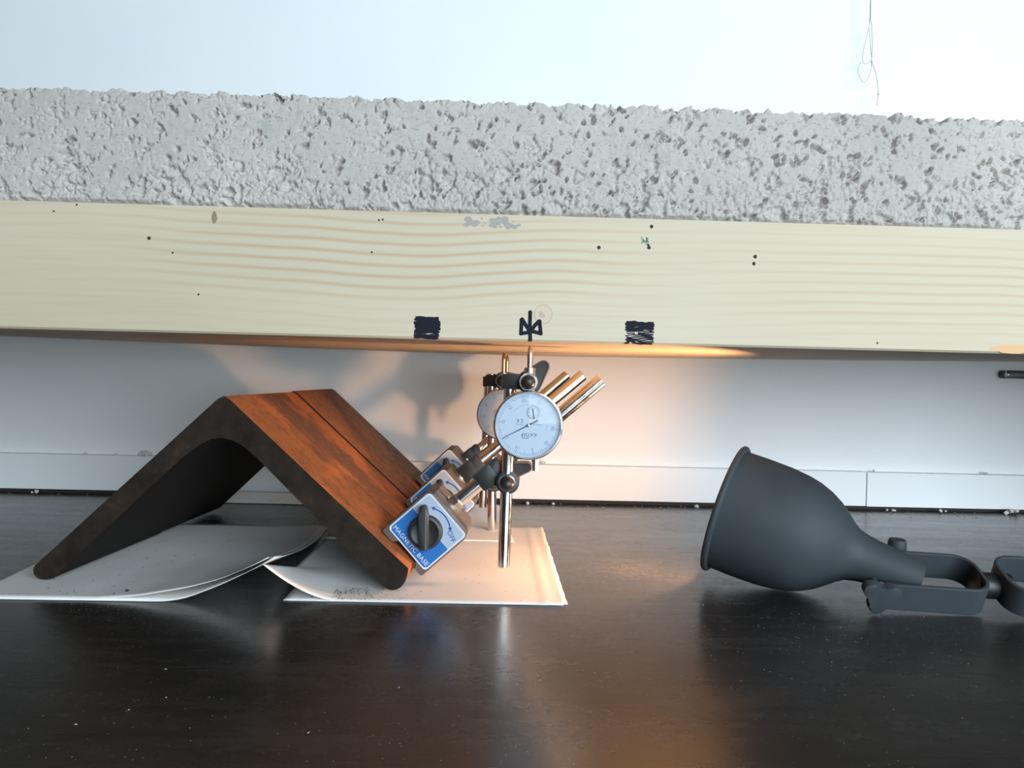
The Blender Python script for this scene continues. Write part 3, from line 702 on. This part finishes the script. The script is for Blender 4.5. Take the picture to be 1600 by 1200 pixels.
    bm = bmesh.new(); lathe(bm, [(-.0365, .0018), (-.0362, .0024), (-.0300, .0024), (-.0300, .0030), (-.0240, .0030)], frame((stem_dx + .0062, yS, 0), (0, 0, 1)), 20); obj('plunger_cap', bm, M['dull'], g, smooth=35)
    return g
def under(x, y): return BZ0 + (sag(x) - BZ0) * (y - BY0) / (BY1 - BY0)
for lab, c, na, br in (('front dial gauge with bluish face and black needle, upside down below the arrow mark', (0.0272, 0.6050, 0.1331), 208, 0),
                       ('middle dial gauge, its warm lit face peeping out left of the front dial', (0.0091, 0.8300, 0.1303), 25, 14),
                       ('rear dial gauge nearly hidden behind the other two, brass tip at the rear beam edge', (0.0142, 0.9250, 0.1304), 190, 5)):
    dial_gauge(lab, c, 0.0006, under(c[0], c[1] + .0118) - 0.0002, na, br)

# ------------------------------------------------------------------ lamp
R0 = Vector((0.1992, 0.6600, 0.0605)) + Vector((0, 0, .0015)); DIRN = Vector((.862, -.4386, -.268)).normalized()
LO = Vector((.27, .64, 0)); LIFT = 0.0013
lamp = thing('desk_lamp', 'dark grey spotlight lamp lying on its side on the worktop, lit', 'lamp', LO + Vector((0, 0, LIFT)))
LF = frame(R0 - LO, DIRN)
sp = [(.0000, .0522), (.006, .0516), (.022, .0515), (.041, .0507), (.056, .0488), (.066, .0463), (.076, .0422), (.085, .0368), (.0925, .0305), (.0985, .0250), (.104, .0210), (.112, .0188), (.122, .0174), (.134, .0160), (.146, .0147), (.1545, .0138)]
bm = bmesh.new()
outer = [(t, r) for t, r in sp]; inner = [(t, max(.002, r - .0016)) for t, r in sp][::-1]
lathe(bm, inner[2:] + outer[:] + [(.1545, .004)], LF, 72, False, True)
sh = obj('lamp_shade', bm, M['lamp'], lamp, smooth=50)
bm = bmesh.new()
rim = [(.0026 * math.cos(a) * 1.1 + .0008, .0530 + .0026 * math.sin(a)) for a in np.linspace(0, 2 * PI, 13)]
lathe(bm, rim, LF, 72, False, False); obj('shade_rim', bm, M['lamp'], sh, smooth=60)
bm = bmesh.new(); lathe(bm, [(.105, .0130), (.060, .0160), (.034, .0230), (.022, .0245), (.020, .0235)], LF, 40, True, True); bl = obj('bulb', bm, M['white'], lamp, smooth=40)
bm = bmesh.new(); lathe(bm, [(.0199, .0150), (.0165, .0143), (.0125, .0118), (.0095, .0075), (.0086, .0004)], LF, 40, True, True); obj('bulb_lens', bm, M['bulb'], bl, smooth=60)
# yoke strap: U of flat bar standing on its edge, tilted; near arm low, far arm higher
q_ = Vector((0.10, .92, .385)).normalized(); l_ = Vector((.955, -.285, -.105)); l_ = (l_ - q_ * l_.dot(q_)).normalized(); h_ = l_.cross(q_).normalized()
if h_.z < 0: h_ = -h_
def ustrap(bm, P, L, half, hgt, th, closed=False, rc=.016):
    """P = middle of the pivots, arms run along l_, round end at L"""
    path = []
    s0 = 1 if L > 0 else -1; L = abs(L)
    path.append((0, -half)); path.append((L - rc, -half))
    for k in range(1, 9): a = PI / 2 * k / 8; path.append((L - rc + rc * math.sin(a), -half + rc - rc * math.cos(a)))
    for k in range(0, 9): a = PI / 2 * k / 8; path.append((L - rc + rc * math.cos(a), half - rc + rc * math.sin(a)))
    path.append((0, half))
    n = len(path); rings = []
    for i, (a, b) in enumerate(path):
        d = Vector(path[min(i + 1, n - 1)]) - Vector(path[max(i - 1, 0)]); d.normalize(); nn = Vector((d.y, -d.x))
        ring = []
        for oo in (0, -th):
            a2, b2 = a + nn.x * oo, b + nn.y * oo
            for hh_ in (0, 1):
                w_ = hgt if 1 else hgt
                ring.append(bm.verts.new(P + l_ * (s0 * a2) + q_ * b2 + h_ * (hh_ - .5) * w_))
        rings.append([ring[0], ring[1], ring[3], ring[2]])
    for a, b in zip(rings, rings[1:]):
        for k in range(4): bm.faces.new((a[k], a[(k + 1) % 4], b[(k + 1) % 4], b[k]))
    bm.faces.new(rings[0]); bm.faces.new(rings[-1][::-1]); bmesh.ops.recalc_face_normals(bm, faces=bm.faces); return bm
PV = Vector((.2985, .5990, .0200)) - LO
bm = bmesh.new(); ustrap(bm, PV, .079, .0235, .0225, .0030)
yk = obj('yoke_strap', bm, M['lamp'], lamp, smooth=35); bv = yk.modifiers.new('bevel', 'BEVEL'); bv.width = .0007; bv.segments = 2
# pivot bolt, three lobed wing knob on the near side, round head on the far side
bm = bmesh.new(); rod(bm, PV - q_ * .0265 - l_ * .004 + h_ * .001, PV + q_ * .026, .0030); obj('pivot_bolt', bm, M['lamp'], yk, smooth=40)
bm = bmesh.new(); lathe(bm, [(0, .0072), (.006, .0072), (.008, .0062)], frame(Vector((0.3353, 0.6360, 0.0351)) - LO, h_ * .9 + q_ * .3), 24); obj('bolt_head', bm, M['lamp'], yk, smooth=40)
bm = bmesh.new(); pts = []
for k in range(60):
    a = 2 * PI * k / 60; pts.append(((0.0116 + .0036 * math.cos(3 * (a - PI / 2 * 3 + .1))) * math.cos(a), (0.0116 + .0036 * math.cos(3 * (a - PI / 2 * 3 + .1))) * math.sin(a)))
KM = Matrix((( l_.x, q_.x, h_.x, 0), (l_.y, q_.y, h_.y, 0), (l_.z, q_.z, h_.z, 0), (0, 0, 0, 1)))
KM.translation = PV - q_ * .0330 - l_ * .0066 + h_ * .0058
prism(bm, pts, 0, .0075, KM, .0012, 2); obj('wing_knob', bm, M['lamp'], yk, smooth=40)
# swivel joint and second strap, running out of the picture
E1 = PV + l_ * .079
bm = bmesh.new(); rod(bm, E1 - l_ * .004, E1 + l_ * .022, .0100); obj('swivel_joint', bm, M['black'], lamp, smooth=40)
E2 = E1 + l_ * .011 - q_ * .003 + h_ * .0036
bm = bmesh.new(); ustrap(bm, E2 + l_ * .082, -.082, .0238, .0225, .0030)
y2 = obj('yoke_strap', bm, M['lamp'], lamp, smooth=35); bv = y2.modifiers.new('bevel', 'BEVEL'); bv.width = .0007; bv.segments = 2
bm = bmesh.new(); rod(bm, E2 + l_ * .001, E2 + l_ * .010, .0062); obj('bolt_head', bm, M['dull'], y2, smooth=40)
bm = bmesh.new(); rod(bm, E2 + l_ * .074 - q_ * .030, E2 + l_ * .074 + q_ * .034, .003); obj('pivot_bolt', bm, M['lamp'], y2, smooth=40)
# clamp foot beyond the frame
bm = bmesh.new(); F = Matrix(((l_.x, q_.x, h_.x, 0), (l_.y, q_.y, h_.y, 0), (l_.z, q_.z, h_.z, 0), (0, 0, 0, 1))); F.translation = E2 + l_ * .074
box(bm, -.006, .075, -.015, .019, -.004, .012, F, .003); obj('clamp_foot', bm, M['lamp'], lamp, smooth=40)

# ------------------------------------------------------------------ small things
bkt = thing('wall_bracket', 'small black bracket with bright screw on the wall, below the beam at far right', 'bracket', (.704, 1.072, .1905))
bm = bmesh.new(); prism(bm, rounded(-.003, .11, -.0050, .0060, .0042), -.012, 0, None, .001); obj('bracket_body', bm, mat('dark_teal_plastic', (.02, .03, .036), .35), bkt, smooth=40)
bm = bmesh.new(); lathe(bm, [(0, .0016), (.0012, .0015), (.0015, .0006)], frame((.0032, -.0120, .0004), (0, -1, 0)), 16); obj('screw', bm, M['dull'], bkt, smooth=40)
bm = bmesh.new(); box(bm, -.0006, .0003, -.0126, -.0118, -.003, .006); obj('edge_highlight', bm, M['dull'], bkt)  # thin bright strip built in as the white highlight on the bracket

st = thing('knotted_string', 'thin grey knotted string hanging down the white wall at upper right', 'string', (.4965, 1.05, .54))
SO = Vector((.4965, 1.05, .54))
def SP(*pts): return [Vector(p) - SO for p in pts]
bm = bmesh.new()
top = Vector((.4975, 1.052, .93)) - SO
tube(bm, smooth_path([top] + SP((0.4962, 1.0500, 0.6926), (0.4961, 1.0500, 0.6667), (0.4947, 1.0500, 0.6537), (0.4901, 1.0500, 0.6320), (0.4879, 1.0500, 0.6163), (0.4890, 1.0500, 0.6077), (0.4934, 1.0500, 0.6062), (0.4986, 1.0500, 0.6098), (0.5004, 1.0500, 0.6073), (0.4990, 1.0500, 0.5960), (0.4949, 1.0500, 0.5846), (0.4897, 1.0500, 0.5818), (0.4843, 1.0500, 0.5886), (0.4822, 1.0500, 0.5989), (0.4855, 1.0500, 0.6085)), 6), .00045, 6)
tube(bm, smooth_path([top] + SP((0.4960, 1.0480, 0.6916), (0.4980, 1.0480, 0.6572), (0.4997, 1.0480, 0.6271), (0.4994, 1.0480, 0.6090), (0.5040, 1.0480, 0.5988), (0.5081, 1.0480, 0.5800), (0.5094, 1.0480, 0.5653), (0.5081, 1.0480, 0.5498)), 6), .00055, 6)
tube(bm, smooth_path(SP((0.4956, 1.0500, 0.6537), (0.4979, 1.0500, 0.6322), (0.5003, 1.0500, 0.6116)), 6), .00045, 6)
obj('strand', bm, M['thread'], st)
for p in ((0.5094, 1.0480, 0.5653), (0.4998, 1.0480, 0.6082)):
    bm = bmesh.new(); blob(bm, Vector(p) - SO, .0014, 1.2, 1, .2); obj('string_knot', bm, M['thread'], st)
bm = bmesh.new(); rod(bm, Vector((.4975, 1.044, .931)) - SO, Vector((.4975, 1.08, .931)) - SO, .0014); obj('nail', bm, M['dull'], st)

def crumb(label, p, n, r, spread, sq=.8):
    p = Vector(p); bm = bmesh.new()
    for k in range(n): blob(bm, (random.uniform(-1, 1) * spread, random.uniform(-.6, .6) * spread * .5, r * .55 + random.random() * r * (.7 if n > 2 else 0)), r * random.uniform(.6, 1.0), sq, 1, .25)
    o = obj('plaster_crumb', bm, M['crumb']); o.location = p; return tag(o, label, 'crumb', 'plaster crumbs')
BT = 0.0520
for lab, x, n, r, sp_ in (('largest grey crumb heap on the baseboard ledge left of the angle irons', (-0.4699, 0.0551)[0], 7, .004, .008),
                          ('lone small crumb on the baseboard ledge further left than the heap', (-0.5493, 0.0542)[0], 1, .0022, .001),
                          ('small crumb on the baseboard ledge just left of the crumb heap', (-0.5075, 0.0551)[0], 2, .0024, .002),
                          ('pale crumb on the baseboard ledge right of the front dial', (0.0706, 0.0504)[0], 3, .0028, .005),
                          ('pale crumb on the baseboard ledge just right of the board joint', (0.5253, 0.0487)[0], 2, .0024, .002),
                          ('pale crumb on the baseboard ledge near the right edge of the picture', (0.6812, 0.0503)[0], 2, .0024, .003)):
    crumb(lab, (x, 1.064, BT + .0002), n, r, sp_)
for lab, x, n, r, sp_ in (('pile of plaster crumbs on the worktop by the baseboard at the far right', (0.7062, 0.0054)[0], 9, .0042, .010),
                          ('pale crumb on the worktop by the baseboard at the far left', (-0.6020, 0.0032)[0], 3, .003, .006),
                          ('pale crumb at the foot of the baseboard below the rear dial', (0.0484, 0.0015)[0], 2, .0028, .002),
                          ('pale crumb at the foot of the baseboard between dial and lamp rim', (0.0839, 0.0005)[0], 2, .003, .002),
                          ('pale crumb at the foot of the baseboard just left of the lamp rim', (0.2792, 0.0011)[0], 2, .003, .004),
                          ('pale crumb at the foot of the baseboard right of the board joint', (0.5423, 0.0012)[0], 3, .0028, .006),
                          ('pale crumb at the foot of the baseboard above the lamp strap', (0.6147, 0.0010)[0], 3, .003, .005)):
    crumb(lab, (x, 1.046, .0004), n, r, sp_)
def grit(name, label, cat, m, spots, parent=None):
    bm = bmesh.new()
    for x, y, z, r in spots:
        t_ = bmesh.new(); bmesh.ops.create_icosphere(t_, subdivisions=1, radius=r) if r > .0009 else bmesh.ops.create_cone(t_, segments=4, radius1=r, radius2=0, depth=r, cap_ends=True)
        for v in t_.verts: v.co *= random.uniform(.7, 1.2)
        join(bm, t_, Matrix.Translation((x, y, z + r * .75)) @ Matrix.Rotation(random.uniform(0, 6.28), 4, 'Z') @ Matrix.Diagonal((random.uniform(.7, 1.8), 1, .6, 1)))
    o = obj(name, bm, m, parent, kind='stuff'); tag(o, label, cat); return o
sp_ = []
for k in range(1500):
    y = .34 + .72 * random.random() ** 1.3; x = random.uniform(-.75, .75) * y
    if -.40 < x < .06 and y > .575 and y < .9: continue
    sp_.append((x, y, 0.0002, random.choice((.00014, .00017, .0002, .00026)) if random.random() < .985 else .0007))
for k in range(650):   # denser along the front edge of the papers and below the lamp
    sp_.append((random.uniform(-.30, .04), random.gauss(.555, .012), .0002, random.choice((.00015, .0002))))
for k in range(1500): sp_.append((random.gauss(.122, .018), random.gauss(.70, .022), .0002, random.choice((.00012, .00016, .0002, .0003))))
for k in range(200): sp_.append((random.gauss(.11, .04), random.gauss(.72, .06), .0002, random.choice((.0002, .0003, .0004))))
for k in range(260): sp_.append((random.gauss(.22, .07), random.gauss(.5, .05), .0002, random.choice((.0002, .0003, .0004))))
for k in range(420): sp_.append((random.uniform(-.75, .75), random.uniform(1.01, 1.055), .0002, random.choice((.0003, .0004, .0006, .001))))
grit('grit_specks', 'pale grit and dust scattered over the dark worktop', 'grit', M['dust'], sp_)
sp_ = []
for k in range(330): sp_.append((random.gauss(-.105, .02), random.uniform(.583, .615), .0016, random.choice((.0003, .0004, .0006))))
for k in range(110): sp_.append((random.uniform(-.35, -.24), .578 + random.expovariate(12), .0016, random.choice((.0003, .0004, .0006))))
for k in range(60): sp_.append((random.uniform(-.09, .05), random.uniform(.585, .82), .0018, random.choice((.0003, .0004, .0005))))
sp_ += [(-.272, .592, .0018, .0016), (-.262, .60, .0018, .0012), (-.279, .586, .0018, .0009)]
grit('rust_flakes', 'dark rust flakes fallen on the white paper around the angle irons', 'flakes', M['flake'], sp_)
